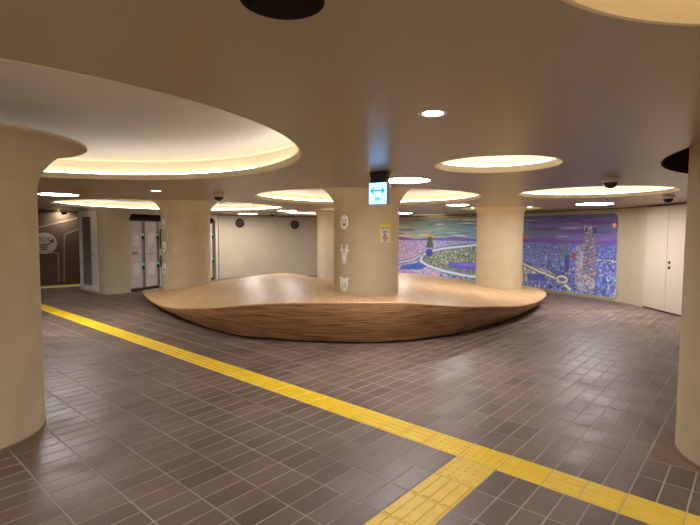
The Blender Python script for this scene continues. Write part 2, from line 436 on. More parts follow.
for x, y, r, dep, lit, lab in COVES:
    c = empty('cove_light' if lit == 1 else 'ceiling_recess', (x, y, CEIL), 0, lab, 'ceiling light' if lit == 1 else 'ceiling recess', 'round lit ceiling recesses' if lit == 1 else None)
    ro = r + (.13 if lit else .03); n = 96
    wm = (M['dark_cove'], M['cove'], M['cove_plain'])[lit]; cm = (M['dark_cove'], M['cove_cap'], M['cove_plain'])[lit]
    build('recess_wall', lathe([(r - .002, SLAB + .002), (ro, SLAB + .002), (ro, dep - .02), (ro - .02, dep)], n), wm, c, .6)
    build('recess_ceiling', lathe([(ro - .02, dep), (.001, dep)], n), cm, c)
    lp = .03 if lit == 2 else .004
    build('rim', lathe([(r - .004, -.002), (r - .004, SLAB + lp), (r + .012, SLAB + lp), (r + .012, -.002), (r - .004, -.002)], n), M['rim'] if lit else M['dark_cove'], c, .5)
    if lit == 1: build('light_strip', lathe([(r + .030, SLAB + .003), (r + .046, SLAB + .017)], n), M['strip'], c)
    if lit == 2: build('light_strip', lathe([(r + .085, SLAB + .004), (r + .115, SLAB + .004)], n), M['fill_strip'], c)  # hidden strip added to brighten the plain recess
for x, y, r, lab in DISCS:
    c = empty('ceiling_light', (x, y, CEIL), 0, lab + ', white luminous disc', 'ceiling light', 'round flush ceiling lights')
    build('diffuser', lathe([(.001, -.012), (r - .02, -.012), (r - .012, -.006)], 48), M['disc'], c)
    build('frame', lathe([(r - .014, -.014), (r, -.014), (r, 0), ], 48), M['white_plastic'], c, .5)
for x, y, r, lab in DOWNS:
    c = empty('downlight', (x, y, CEIL), 0, lab, 'downlight', 'small recessed downlights')
    build('lens', lathe([(.001, .018), (r, .018)], 32), M['down'], c)
    build('reflector', lathe([(r, .018), (r + .010, 0.0), (r + .03, -.004), (r + .034, 0)], 32), M['white_plastic'], c, .5)
    build('housing', lathe([(r + .01, .0), (r + .01, .12), (.001, .12)], 32), M['dark_metal'], c, .5)
c = empty('downlight', (-.19, 1.33, CEIL), 0, 'large unlit dark round downlight well at the top edge of the view', 'downlight')
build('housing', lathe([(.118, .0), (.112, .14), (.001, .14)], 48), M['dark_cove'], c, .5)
build('trim_ring', lathe([(.117, 0), (.117, -.002), (.121, -.002), (.122, 0)], 48), M['ceiling'], c, .5)

def dome_camera(x, y, s, lab):
    c = empty('dome_camera', (x, y, CEIL), 0, lab, 'security camera', 'ceiling dome cameras')
    build('housing', lathe([(.001, 0), (.085 * s, 0), (.088 * s, -.012 * s), (.082 * s, -.045 * s), (.06 * s, -.052 * s)], 32), M['white_plastic'], c, .5)
    prof = [(.072 * s * math.cos(a), -.05 * s - .066 * s * math.sin(a)) for a in np.linspace(0, math.pi / 2 - .02, 9)]
    build('dome', lathe(prof, 32, cap1=True), M['smoke'], c, .8)
    build('collar', lathe([(.082 * s, -.044 * s), (.077 * s, -.054 * s), (.07 * s, -.05 * s)], 32), M['white_plastic'], c, .5)
dome_camera(-2.17, 7.75, 1.05, 'white dome camera with smoked glass above the left of the bench')
dome_camera(2.93, 5.30, 1.05, 'white dome camera on the ceiling just in front of the medium lit recess')
dome_camera(5.18, 7.65, 1.05, 'white dome camera near the tall storage doors')
dome_camera(-8.55, 14.0, 1.2, 'small dome camera under the downlight by the dark wall')
dome_camera(-2.45, 14.8, 1.2, 'small distant dome camera between the two round wall speakers')

# ------------------------------------------------------------------ columns
COL_LABEL = {
    'near_left': 'thick plaster column in the left foreground with a wide mushroom flare at the top',
    'near_right': 'thick smooth plaster column cut by the right edge of the view',
    'centre': 'round plaster column on the bench with animal masks and yellow poster',
    'left_bench': 'round plaster column on the left end of the bench in front of the lockers',
    'right_bench': 'round plaster column on the right end of the bench before the mural',
    'back': 'plaster column behind the bench half hidden by the centre column'}
for key, x, y, R in COLUMNS:
    if key == 'near_left': z0, b, a, top = 1.93, .395, .36, None
    elif key == 'near_right': z0, b, a, top = 2.30, .33, .04, CEIL + .36
    else: z0, b, a, top = 2.05, .42, .45, CEIL + .20
    c = empty('column', (x, y, 0), 0, COL_LABEL[key], 'column', 'round plaster columns')
    prof = [(R, 0.0), (R, z0)]
    for k in range(1, 17):
        t = math.pi / 2 * k / 16
        prof.append((R + a * (1 - math.cos(t)), z0 + b * math.sin(t)))
    if top: prof[-1] = (prof[-1][0], top)
    if key == 'near_left':
        prof = [p for p in prof if p[1] < 2.322] + [(R + .365, 2.326), (R + .375, 2.334), (R + .372, 2.345), (R + .35, 2.35), (R - .1, 2.36), (R - .32, CEIL + .25)]
    build('shaft', lathe(prof, 96), M['plaster'], c, .7)
    if key in ('near_left', 'near_right'):
        build('base_ring', lathe([(R + .006, 0), (R + .006, .018), (R, .022)], 96), M['mortar'], c, .5)

def colmap(cx, cy, R):
    def f(a0, z0):
        def m(u, v, w):
            t = a0 + u / R; return (cx + (R + w) * math.sin(t), cy - (R + w) * math.cos(t), z0 + v)
        return m
    return f

# ------------------------------------------------------------------ bench platform
LIP = [(-5.15, 11.6, .18), (-4.89, 10.98, .20), (-4.33, 9.99, .20), (-3.82, 9.21, .21), (-3.19, 8.35, .28), (-2.42, 7.48, .41),
       (-1.81, 7.00, .52), (-1.32, 6.83, .58), (-.86, 6.69, .62), (0, 6.56, .65), (.76, 6.65, .64), (1.25, 6.87, .58), (1.81, 7.21, .50),
       (2.49, 7.84, .41), (3.09, 8.47, .32), (3.65, 9.15, .28), (4.20, 10.02, .27), (4.53, 10.70, .27), (4.75, 11.5, .26), (4.70, 12.3, .27),
       (4.20, 12.9, .28), (3.45, 13.1, .31), (2.54, 13.1, .43), (1.85, 13.2, .49), (1.36, 13.2, .51), (.50, 13.0, .47), (-.30, 12.9, .40),
       (-.91, 12.85, .40), (-1.40, 12.75, .50), (-1.88, 12.7, .53), (-2.48, 12.8, .46), (-3.05, 12.9, .37), (-3.86, 13.0, .24), (-4.60, 12.8, .16), (-5.08, 12.3, .15)]
INNER = [(.29, 7.7, .617), (-4.05, 10.97, .30), (3.81, 11.3, .27), (-4.05, 12.2, .27), (-1.5, 10, .54), (1.5, 10, .50), (0, 10.6, .52), (-2.9, 9.8, .42), (2.8, 10.2, .36), (.29, 8.9, .60), (3.2, 12.0, .33)]
def catmull(P, n):
    P = np.array(P, float); out = []; N = len(P)
    for k in range(N):
        p0, p1, p2, p3 = P[k - 1], P[k], P[(k + 1) % N], P[(k + 2) % N]
        for t in np.arange(n) / n:
            out.append(.5 * ((2 * p1) + (-p0 + p2) * t + (2 * p0 - 5 * p1 + 4 * p2 - p3) * t * t + (-p0 + 3 * p1 - 3 * p2 + p3) * t ** 3))
    return np.array(out)
lip = catmull(LIP, 6); NL = len(lip)
pts = np.array(LIP + INNER); X0 = pts[:, :2]
def tps(r2): return np.where(r2 > 1e-12, r2 * np.log(np.maximum(r2, 1e-12)), 0)
K = tps(((X0[:, None] - X0[None]) ** 2).sum(-1)) + np.eye(len(pts)) * .02
A = np.zeros((len(pts) + 3,) * 2); A[:len(pts), :len(pts)] = K; A[:len(pts), -3] = 1; A[:len(pts), -2:] = X0; A[-3, :len(pts)] = 1; A[-2:, :len(pts)] = X0.T
wt = np.linalg.solve(A, np.r_[pts[:, 2], 0, 0, 0])
def height(p):
    p = np.atleast_2d(p); return tps(((p[:, None] - X0[None]) ** 2).sum(-1)) @ wt[:-3] + wt[-3] + p @ wt[-2:]
C0 = np.array([-.1, 10.2]); RINGS = 26
bench = empty('platform_bench', (C0[0], C0[1], 0), 0, 'large organic wavy wooden platform bench wrapped around three columns', 'bench')
def rel(p): return (p[0] - C0[0], p[1] - C0[1], p[2])
V = []; F = []
hl = height(lip[:, :2])
for k in range(RINGS + 1):
    s = k / RINGS; P = C0 + (lip[:, :2] - C0) * s
    h = height(P) + (lip[:, 2] - hl) * s ** 6
    V += [rel((P[q][0], P[q][1], h[q])) for q in range(NL)]
for k in range(RINGS):
    for q in range(NL):
        a = k * NL + q; b = k * NL + (q + 1) % NL; F.append((a, b, b + NL, a + NL))
me = bpy.data.meshes.new('mesh'); me.from_pydata(V, [], F); me.validate(); me.update()
for p in me.polygons: p.use_smooth = True
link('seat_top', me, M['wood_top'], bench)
d = np.roll(lip[:, :2], -1, 0) - np.roll(lip[:, :2], 1, 0); d /= np.linalg.norm(d, axis=1)[:, None]
nrm = np.c_[d[:, 1], -d[:, 0]]                                      # outward for this winding
if ((nrm * (lip[:, :2] - C0)).sum(1)).mean() < 0: nrm = -nrm
bm = bmesh.new(); rows = []
prof = [(.004, -.004), (.006, -.014), (-.002, -.024)]
rows.append([bm.verts.new(rel((*lip[q, :2], lip[q, 2] + .0005))) for q in range(NL)])
for off, dz in prof: rows.append([bm.verts.new(rel((*(lip[q, :2] + nrm[q] * off), lip[q, 2] + dz))) for q in range(NL)])
for r0, r1 in zip(rows[:-1], rows[1:]):
    for q in range(NL): bm.faces.new((r0[q], r0[(q + 1) % NL], r1[(q + 1) % NL], r1[q]))
build('edge_band', bm, M['wood_edge'], bench, 1.2)
bm = bmesh.new(); rows = []
for t in np.linspace(0, 1, 12):
    inset = -.002 - .235 * (t ** 1.6)
    rows.append([bm.verts.new(rel((*(lip[q, :2] + nrm[q] * inset), (lip[q, 2] - .022) * (1 - t) + .03 * t))) for q in range(NL)])
for r0, r1 in zip(rows[:-1], rows[1:]):
    for q in range(NL): bm.faces.new((r0[q], r0[(q + 1) % NL], r1[(q + 1) % NL], r1[q]))
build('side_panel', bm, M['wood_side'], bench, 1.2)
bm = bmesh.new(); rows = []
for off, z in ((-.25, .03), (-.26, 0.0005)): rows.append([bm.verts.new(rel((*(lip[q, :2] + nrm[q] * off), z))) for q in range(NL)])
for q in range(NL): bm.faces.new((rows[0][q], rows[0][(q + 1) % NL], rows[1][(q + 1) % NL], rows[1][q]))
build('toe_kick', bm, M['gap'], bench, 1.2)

# ------------------------------------------------------------------ walls
def wall(name, line, z0, z1, m, th=.12, parent=None, smooth=.5, flip=False):
    """vertical wall following a polyline; thickness to the left of the walking direction"""
    P = [Vector(p) for p in line]; n = len(P); off = []
    for k in range(n):
        d = (P[min(k + 1, n - 1)] - P[max(k - 1, 0)]).normalized(); off.append(Vector((-d.y, d.x)) * (th if not flip else -th))
    bm = bmesh.new()
    R = [[bm.verts.new((p.x, p.y, z)) for p in P] for z in (z0, z1)]
    S = [[bm.verts.new((p.x + o.x, p.y + o.y, z)) for p, o in zip(P, off)] for z in (z0, z1)]
    for k in range(n - 1):
        bm.faces.new((R[0][k], R[0][k + 1], R[1][k + 1], R[1][k])); bm.faces.new((S[0][k], S[0][k + 1], S[1][k + 1], S[1][k]))
        bm.faces.new((R[1][k], R[1][k + 1], S[1][k + 1], S[1][k])); bm.faces.new((R[0][k], R[0][k + 1], S[0][k + 1], S[0][k]))
    for k in (0, n - 1): bm.faces.new((R[0][k], R[1][k], S[1][k], S[0][k]))
    return build(name, bm, m, parent, smooth)
def openspline(P, n=16):
    P = np.array(P, float); out = []
    for k in range(1, len(P) - 2):
        p0, p1, p2, p3 = P[k - 1:k + 3]
        for t in np.arange(n) / n:
            out.append(.5 * ((2 * p1) + (-p0 + p2) * t + (2 * p0 - 5 * p1 + 4 * p2 - p3) * t * t + (-p0 + 3 * p1 - 3 * p2 + p3) * t ** 3))
    out.append(P[-2]); return np.array(out)
BW = openspline([(6.6, 10.2), (6.6, 10.42), (6.6, 10.8), (6.5, 11.25), (6.0, 12.3), (5.1, 13.9), (4.1, 15.3), (3.0, 16.4), (1.84, 17.3), (0., 18.0),
                 (-2, 17.9), (-3.6, 17.35), (-4.4, 16.85), (-4.6, 16.4), (-4.63, 16.18)])
BS = np.r_[0, np.cumsum(np.linalg.norm(np.diff(BW, axis=0), axis=1))]
def wmap(s0, z0):
    def m(u, v, w):
        s = s0 + u; x = np.interp(s, BS, BW[:, 0]); y = np.interp(s, BS, BW[:, 1])
        x1 = np.interp(s + .02, BS, BW[:, 0]) - np.interp(s - .02, BS, BW[:, 0]); y1 = np.interp(s + .02, BS, BW[:, 1]) - np.interp(s - .02, BS, BW[:, 1])
        L = math.hypot(x1, y1); return (x - y1 / L * w, y + x1 / L * w, z0 + v)
    return m
# +s runs right to left as seen from the room; the room side is on the left of that direction
wb = tag(wall('wall_back', BW, 0, CEIL, M['wall'], .12, flip=True), 'long gently curving beige back wall', kind='structure')
wr = tag(wall('wall_right', [(6.6, -3), (6.6, 8.19)], 0, CEIL, M['wall'], .12, flip=True), 'plain beige right wall', kind='structure')
tag(wall('wall_near', [(-12, -3), (6.6, -3)], 0, CEIL, M['wall'], .1, flip=True), 'plain beige wall behind the viewer', kind='structure')
tag(wall('wall_left', [(-12, 12.0), (-12, -3)], 0, CEIL, M['wall'], .1, flip=True), 'plain beige left wall out of view', kind='structure')
FWA, FWB = Vector((-12, 11.85)), Vector((-7.4, 15.45))
wf = tag(wall('wall_far_left', [tuple(FWB), tuple(FWA)], 0, CEIL, M['wall_dark'], .1, flip=True), 'dark brown wall with pale line drawing at the far left', kind='structure')
# dark strips: the shadow where walls meet the ceiling, put in as colour
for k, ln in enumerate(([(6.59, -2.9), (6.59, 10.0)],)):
    tag(wall('shade_strip_1', ln, CEIL - .022, CEIL - .0005, M['gap'], .02), 'thin dark strip coloured as the shadow line between right wall and ceiling', kind='structure')
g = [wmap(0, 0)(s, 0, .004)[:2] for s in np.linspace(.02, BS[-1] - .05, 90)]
tag(wall('shade_strip_2', g, CEIL - .018, CEIL - .0005, M['gap'], .01, flip=True), 'thin dark strip coloured as the shadow line between back wall and ceiling', kind='structure')

# storage doors in the right wall
d1 = empty('door_1', (6.6, 9.1, 0), 0, 'flush beige full-height double storage door in the right wall', kind='structure')
for n, (y0, y1) in enumerate(((-.90, -.155), (-.145, .585), (.595, 1.315))):
    bm = bmesh.new(); box(bm, -.012, .03, y0, y1, .035, CEIL - .03, .003)
    leaf = build('door_leaf', bm, M['door'], d1)
bm = bmesh.new(); box(bm, .004, .12, -.91, 1.325, 0, CEIL); build('door_frame', bm, M['gap'], d1)
def knob(y, z, r, m, nm):
    t = lathe([(.001, .012), (r, .012), (r, 0)], 20); bm = bmesh.new()
    add(bm, t, Matrix.Translation((-.012, y, z)) @ Matrix.Rotation(-math.pi / 2, 4, 'Y')); return build(nm, bm, m, d1, .5)
knob(.50, 1.06, .030, M['dark_metal'], 'lock'); knob(.50, .95, .032, M['black'], 'handle_recess')

# ------------------------------------------------------------------ mural
S0, S1, MZ0, MZ1 = .88, 10.18, .075, 2.165
def paint_mural(W, H):
    """u to the LEFT (same sense as s), v up; returns H x W x 3 sRGB 0..255"""
    s = 1.30 + (np.arange(W) + .5) / W * 9.3; z = MZ0 + (np.arange(H) + .5) / H * (MZ1 - MZ0)
    Sg, Z = np.meshgrid(s, z); t = np.clip((Sg - 1.3) / 8.0, 0, 1)[..., None]                # 0 right, 1 left
    def ramp(stops):
        xs = [a for a, _ in stops]; return np.stack([np.interp(t[..., 0], xs, [c[k] for _, c in stops]) for k in range(3)], -1)
    sky = ramp([(0, (108, 98, 158)), (.25, (88, 98, 164)), (.45, (88, 112, 156)), (.62, (112, 148, 158)), (.8, (138, 164, 156)), (1, (186, 184, 162))])
    top = np.clip((Z - 1.5) / .65, 0, 1)[..., None]
    img = sky * (1.08 - .30 * top)
    city = ramp([(0, (88, 96, 178)), (.3, (94, 116, 192)), (.45, (118, 142, 190)), (.65, (128, 150, 180)), (.8, (160, 154, 200)), (1, (200, 166, 204))])
    g = Z < 1.44
    n = RNG.normal(0, 1, (H, W)); n3 = RNG.normal(0, 1, (H, W, 3))
    near = np.clip((1.44 - Z) / 1.3, 0, 1)[..., None]
    c = city * (1 + .22 * n[..., None]) + n3 * (16 + 16 * near)
    img = np.where(g[..., None], c, img)
    # clouds: long thin streaks
    def blob(sc, zc, rs, rz, col, a=.85):
        m = ((Sg - sc) / rs) ** 2 + ((Z - zc) / rz) ** 2; w = np.clip(1.25 - m, 0, 1)[..., None] * a
        img[:] = img * (1 - w) + np.array(col) * w
    for _ in range(110):
        sc = RNG.uniform(1.3, 10.6); zc = RNG.uniform(1.56, 2.14); tt = (sc - 1.3) / 8
        if tt < .5: col = [(96, 56, 140), (66, 52, 124), (132, 96, 160), (60, 100, 140), (150, 150, 200)][RNG.integers(5)]
        else: col = [(60, 80, 130), (196, 206, 190), (160, 186, 180), (80, 110, 140), (220, 220, 190)][RNG.integers(5)]
        blob(sc, zc, RNG.uniform(.12, .45), RNG.uniform(.012, .035), col)
    for sc, zc, rs, rz, col in ((1.9, 1.93, .5, .05, (92, 48, 132)), (3.6, 1.78, .6, .05, (88, 52, 140)), (3.0, 1.98, .6, .045, (84, 56, 140)), (2.4, 1.7, .8, .05, (104, 60, 140)),
                                (1.8, 1.74, .5, .035, (50, 110, 140)), (6.3, 1.93, .35, .03, (60, 70, 140)), (6.3, 1.97, .4, .02, (220, 222, 200)), (9.0, 1.55, .5, .06, (240, 206, 170))):
        blob(sc, zc, rs, rz, col)
    # horizon ridge
    ridge = 1.47 + .03 * np.sin(Sg * 2.1) + .018 * np.sin(Sg * 5.7 + 1)
    hz = (Z < ridge + .02) & (Z > 1.395)
    hc = ramp([(0, (112, 72, 168)), (.4, (104, 70, 170)), (.7, (108, 78, 176)), (1, (140, 90, 190))])
    img = np.where(hz[..., None], hc + n3 * 6, img)
    # buildings: small coloured blocks, larger towards the bottom
    for _ in range(5200):
        zc = 1.40 - 1.32 * RNG.random() ** .8; k = .5 + 1.3 * (1.40 - zc) / 1.3; sc = RNG.uniform(1.3, 10.6)
        w = RNG.uniform(.012, .035) * k; h = RNG.uniform(.012, .05) * k
        tt = (sc - 1.3) / 8
        if tt < .45: pal = [(50, 60, 160), (90, 120, 210), (160, 200, 220), (70, 70, 140), (120, 100, 200), (200, 214, 224), (60, 68, 130), (96, 160, 196), (120, 140, 210), (110, 170, 200)]
        elif tt < .75: pal = [(90, 110, 170), (150, 170, 190), (60, 70, 110), (190, 190, 200), (120, 130, 190), (80, 120, 120)]
        else: pal = [(214, 164, 196), (176, 164, 220), (124, 124, 196), (226, 180, 176), (206, 204, 224), (134, 156, 206), (222, 150, 170)]
        col = np.array(pal[RNG.integers(len(pal))], float)
        i0 = int((sc - 1.3) / 9.3 * W); i1 = max(i0 + 1, int((sc + w - 1.3) / 9.3 * W)); j0 = int((zc - MZ0) / (MZ1 - MZ0) * H); j1 = max(j0 + 1, int((zc + h - MZ0) / (MZ1 - MZ0) * H))
        img[max(j0, 0):min(j1, int((1.40 - MZ0) / (MZ1 - MZ0) * H)), i0:i1] = col
    def poly(P, col, noise=0, pal=None):
        P = np.array(P); x, y = Sg.ravel(), Z.ravel(); ins = np.zeros(x.shape, bool)
        for k in range(len(P)):
            (x0, y0), (x1, y1) = P[k], P[(k + 1) % len(P)]
            if y0 == y1: continue
            cr = ((y0 > y) != (y1 > y)) & (x < (x1 - x0) * (y - y0) / (y1 - y0) + x0); ins ^= cr
        ins = ins.reshape(Sg.shape)
        c = np.broadcast_to(np.array(col, float), img.shape).copy()
        if pal is not None:
            idx = np.repeat(np.repeat(RNG.integers(0, len(pal), (H // 2 + 1, W // 2 + 1)), 2, 0), 2, 1)[:H, :W]; c = np.array(pal, float)[idx]
        if noise: c = c + RNG.normal(0, noise, img.shape)
        img[ins] = c[ins]
    def road(P, w, col, noise=6):
        P = np.array(P, float); dmin = np.full(Sg.shape, 9.)
        for a, b in zip(P[:-1], P[1:]):
            ab = b - a; tt = np.clip(((Sg - a[0]) * ab[0] + (Z - a[1]) * ab[1]) / (ab @ ab), 0, 1)
            dmin = np.minimum(dmin, np.hypot(Sg - a[0] - tt * ab[0], (Z - a[1] - tt * ab[1])))
        m = dmin < w; img[m] = (np.array(col, float) + RNG.normal(0, noise, img.shape))[m]
        m = (dmin > w) & (dmin < w + .02); img[m] = np.array((60, 66, 120), float)
    # left part: park inside a curving road, lake
    parkpal = [(66, 112, 84), (96, 136, 84), (56, 90, 120), (170, 130, 140), (120, 156, 120), (190, 176, 150), (84, 80, 96), (186, 196, 196), (180, 130, 110), (90, 130, 100), (80, 120, 110)]
    poly([(8.05, .78), (7.6, 1.0), (6.8, 1.16), (5.7, 1.28), (4.9, 1.26), (4.9, .35), (5.9, .26), (6.9, .33), (7.6, .5), (8.0, .66)], (90, 120, 90), 8, parkpal)
    road([(10.6, .45), (9.3, .50), (8.5, .66), (8.15, .84), (7.4, 1.08), (6.4, 1.24)], .04, (190, 206, 226))
    road([(8.05, .86), (7.75, 1.0), (7.2, 1.12), (6.0, 1.26), (5.2, 1.32)], .04, (196, 208, 224))
    road([(8.08, .80), (8.15, .66), (7.8, .48), (7.2, .34), (6.4, .24), (5.4, .20), (4.6, .2)], .05, (198, 214, 224))
    poly([(8.9, .46), (8.2, .58), (7.9, .46), (8.1, .34), (9.0, .30)], (66, 104, 190), 14)
    poly(ell(6.2, .56, .85, .12, 30), (92, 90, 190), 8)
    poly(ell(6.2, .60, .45, .05, 30), (120, 112, 210), 6)
    # green lattice tower with gold top on the skyline
    poly([(7.92, 1.14), (7.60, 1.14), (7.68, 1.42), (7.70, 1.62), (7.80, 1.62), (7.84, 1.42)], (60, 96, 76), 8)
    poly([(7.90, 1.52), (7.62, 1.52), (7.60, 1.60), (7.90, 1.62)], (212, 168, 50), 6)
    poly([(7.74, 1.60), (7.52, 1.74), (7.66, 1.62)], (110, 80, 60), 4); poly(ell(7.78, .95, .14, .14, 20), (60, 64, 170), 10)
    # middle / right part
    pale = [(210, 222, 226), (150, 190, 200), (110, 150, 130), (226, 214, 120), (90, 110, 190), (236, 236, 230), (80, 130, 110), (200, 90, 70)]
    poly([(5.1, 1.0), (4.3, .78), (3.7, .70), (3.0, .52), (3.1, .40), (3.9, .22), (5.1, .18)], (190, 210, 215), 6, pale)
    road([(5.2, 1.02), (4.3, .80), (3.6, .56), (3.0, .40), (2.6, .16)], .035, (226, 226, 210))
    road([(3.3, .70), (2.9, .52), (2.4, .36), (1.9, .16)], .05, (92, 100, 180)); road([(2.72, .62), (2.72, 1.02)], .03, (70, 76, 170))
    road(ell(2.86, .40, .16, .085, 24) + [(3.02, .40)], .03, (226, 220, 196))
    poly([(4.0, .26), (3.4, .30), (3.4, .50), (4.0, .48)], (84, 96, 196), 20); poly(ell(3.66, .80, .14, .10), (100, 120, 200), 12)
    poly([(2.91, .98), (2.80, .98), (2.80, 1.34), (2.83, 1.38), (2.88, 1.38), (2.91, 1.34)], (104, 128, 130), 14)
    poly([(2.58, .98), (2.48, .98), (2.48, 1.10), (2.54, 1.17), (2.58, 1.12)], (160, 62, 70), 10)
    poly(ell(4.08, 1.56, .085, .08), (190, 90, 80), 10); poly(ell(1.42, 1.86, .05, .06), (240, 170, 110), 4)
    road([(1.95, .98), (1.5, 1.0), (1.3, .96)], .012, (220, 220, 230))
    # skyscraper, stepped, with cross-braced facade
    tw = [(150, 150, 190), (176, 158, 140), (110, 114, 180), (200, 176, 136), (130, 148, 184), (92, 90, 148), (176, 182, 196)]
    poly([(2.46, .30), (1.92, .30), (1.92, 1.34), (2.30, 1.40), (2.46, 1.3)], (130, 140, 170), 6, tw)
    poly([(2.24, .22), (1.88, .22), (1.88, 1.82), (2.24, 1.86)], (150, 150, 180), 6, tw)
    for k in range(14):
        z0 = .4 + k * .1; road([(2.22, z0), (1.90, z0 + .09)], .008, (196, 168, 128), 2)
    poly([(2.22, 1.70), (2.14, 1.70), (2.14, 1.82), (2.22, 1.82)], (60, 56, 110)); poly([(2.0, 1.66), (1.90, 1.66), (1.90, 1.8), (2.0, 1.8)], (60, 56, 110))
    poly([(2.4, .14), (1.9, .10), (1.9, .5), (2.2, .6), (2.4, .4)], (150, 180, 190), 20, tw)
    for _ in range(260):
        sc = RNG.uniform(1.4, 5.2); zc = RNG.uniform(.12, 1.3); blob(sc, zc, RNG.uniform(.01, .05), RNG.uniform(.008, .02), [(230, 230, 226), (60, 60, 150), (220, 120, 140), (240, 200, 90)][RNG.integers(4)], .9)
    sm = img.copy(); sm[1:-1, 1:-1] = (img[1:-1, 1:-1] * 4 + img[:-2, 1:-1] + img[2:, 1:-1] + img[1:-1, :-2] + img[1:-1, 2:]) / 8
    return np.clip(sm * 1.06 + 16, 0, 255)
MW, MH = 560, 124
img = paint_mural(MW, MH)
us = np.linspace(0, S1 - S0, MW + 1); vs = np.linspace(0, MZ1 - MZ0, MH + 1); mp = wmap(S0, MZ0)
colp = np.array([mp(u, 0, .012) for u in us])
VV = np.zeros((MH + 1, MW + 1, 3)); VV[..., 0] = colp[:, 0]; VV[..., 1] = colp[:, 1]; VV[..., 2] = (MZ0 + vs)[:, None]
idx = np.arange((MH + 1) * (MW + 1)).reshape(MH + 1, MW + 1)
Q = np.stack([idx[:-1, 1:], idx[:-1, :-1], idx[1:, :-1], idx[1:, 1:]], -1).reshape(-1, 4)
fc = img.reshape(-1, 3)
uu, vv = np.meshgrid((us[:-1] + us[1:]) / 2, (vs[:-1] + vs[1:]) / 2); RC = .16; Lm, Hm = S1 - S0, MZ1 - MZ0
dx = np.maximum(RC - np.minimum(uu, Lm - uu), 0); dy = np.maximum(RC - np.minimum(vv, Hm - vv), 0)
keep = (np.hypot(dx, dy) <= RC).ravel(); Q, fc = Q[keep], fc[keep]
me = bpy.data.meshes.new('mesh'); me.from_pydata(VV.reshape(-1, 3).tolist(), [], Q.tolist()); me.update()
at = me.color_attributes.new('Col', 'FLOAT_COLOR', 'CORNER')
c = fc / 255; c = np.where(c <= .04045, c / 12.92, ((c + .055) / 1.055) ** 2.4)
buf = np.ones((len(Q), 4, 4), np.float32); buf[..., :3] = c[:, None, :]; at.data.foreach_set('color', buf.ravel())
mural = empty('wall_mural', mp(0, 0, 0), 0, 'long curved colourful city panorama mural with purple horizon and a tall tower', 'mural')
mo = link('printed_panel', me, M['mural'], mural); mo.matrix_parent_inverse = Matrix.Translation(-Vector(mural.location))
o_loop = rrect(0, Lm, 0, Hm, RC, 10)
def dens(loop, step=.15):
    out = []
    for k in range(len(loop)):
        a, b = np.array(loop[k]), np.array(loop[(k + 1) % len(loop)]); n = max(1, int(np.linalg.norm(b - a) / step))
        out += [tuple(a + (b - a) * t / n) for t in range(n)]
    return out
lo = dens(o_loop); bm = bmesh.new(); rows = []
for e, w in ((-.012, .008), (-.012, .022), (.012, .030), (.03, .022), (.034, 0)):
    k = []
    for u, v in lo:
        cu, cv = Lm / 2, Hm / 2
        u2 = cu + (u - cu) * (1 + e / cu); v2 = cv + (v - cv) * (1 + e / cv); k.append(bm.verts.new(mp(u2, v2, w)))
    rows.append(k)
for r0, r1 in zip(rows[:-1], rows[1:]):
    for k in range(len(lo)): bm.faces.new((r0[k], r0[(k + 1) % len(lo)], r1[(k + 1) % len(lo)], r1[k]))
fo = build('frame', bm, M['wall'], mural, .9); fo.matrix_parent_inverse = Matrix.Translation(-Vector(mural.location))

# round speakers on the back wall
def speaker(px_ratio, z, lab):
    k = np.argmin(np.abs(BW[:, 0] / BW[:, 1] - px_ratio) + (BW[:, 1] < 12) * 9); s = BS[k]; m = wmap(s, z)
    o = empty('wall_speaker', m(0, 0, 0), 0, lab, 'speaker', 'round wall speakers'); inv = Matrix.Translation(-Vector(o.location))
    def ring(nm, prof, mt):
        bm = bmesh.new(); n = 32; R = [[bm.verts.new(m(r * math.cos(2 * math.pi * q / n), r * math.sin(2 * math.pi * q / n), w)) for q in range(n)] for r, w in prof]
        for a, b in zip(R[:-1], R[1:]):
            for q in range(n): bm.faces.new((a[q], a[(q + 1) % n], b[(q + 1) % n], b[q]))
        x = build(nm, bm, mt, o, .6); x.matrix_parent_inverse = inv
    ring('outer_ring', [(.165, 0), (.165, .02), (.14, .032), (.115, .01)], M['black'])
    ring('grille', [(.118, .008), (.085, .006), (.07, .02), (.06, .024)], M['dark_metal'])
    ring('inner_ring', [(.072, .018), (.066, .034), (.055, .034), (.05, .02)], M['grey_metal'])
    ring('cone', [(.056, .022), (.03, .012), (.001, .02)], M['black'])
speaker(-110 / 466.6, 1.98, 'left one of two black round speakers high on the back wall')
speaker(-56 / 466.6, 1.95, 'right one of two black round speakers, nearer the rear column')

# ------------------------------------------------------------------ left block: louvre panel and lockers
LA = Vector((-5.93, 12.55)); LD = Vector((.337, .942)).normalized(); LN = Vector((LD.y, -LD.x)); LEN = 3.85
LB = LA + LD * LEN
blk = [(-7.95, 15.0), (-7.44, 12.88), (-7.40, 12.80), (-6.60, 12.21), (-6.50, 12.15), (-6.40, 12.12), (-6.29, 12.12), (-6.18, 12.17), (-6.06, 12.30), tuple(LA)]
tag(wall('wall_left_block', blk, 0, CEIL, M['wall'], .1, smooth=.7), 'rounded beige wall block left of the lockers', kind='structure')
ang = math.atan2(LD.y, LD.x)
lk = empty('wall_locker_bay', (LA.x, LA.y, 0), ang, 'beige wall opening with rounded corners framing the lockers', kind='structure')
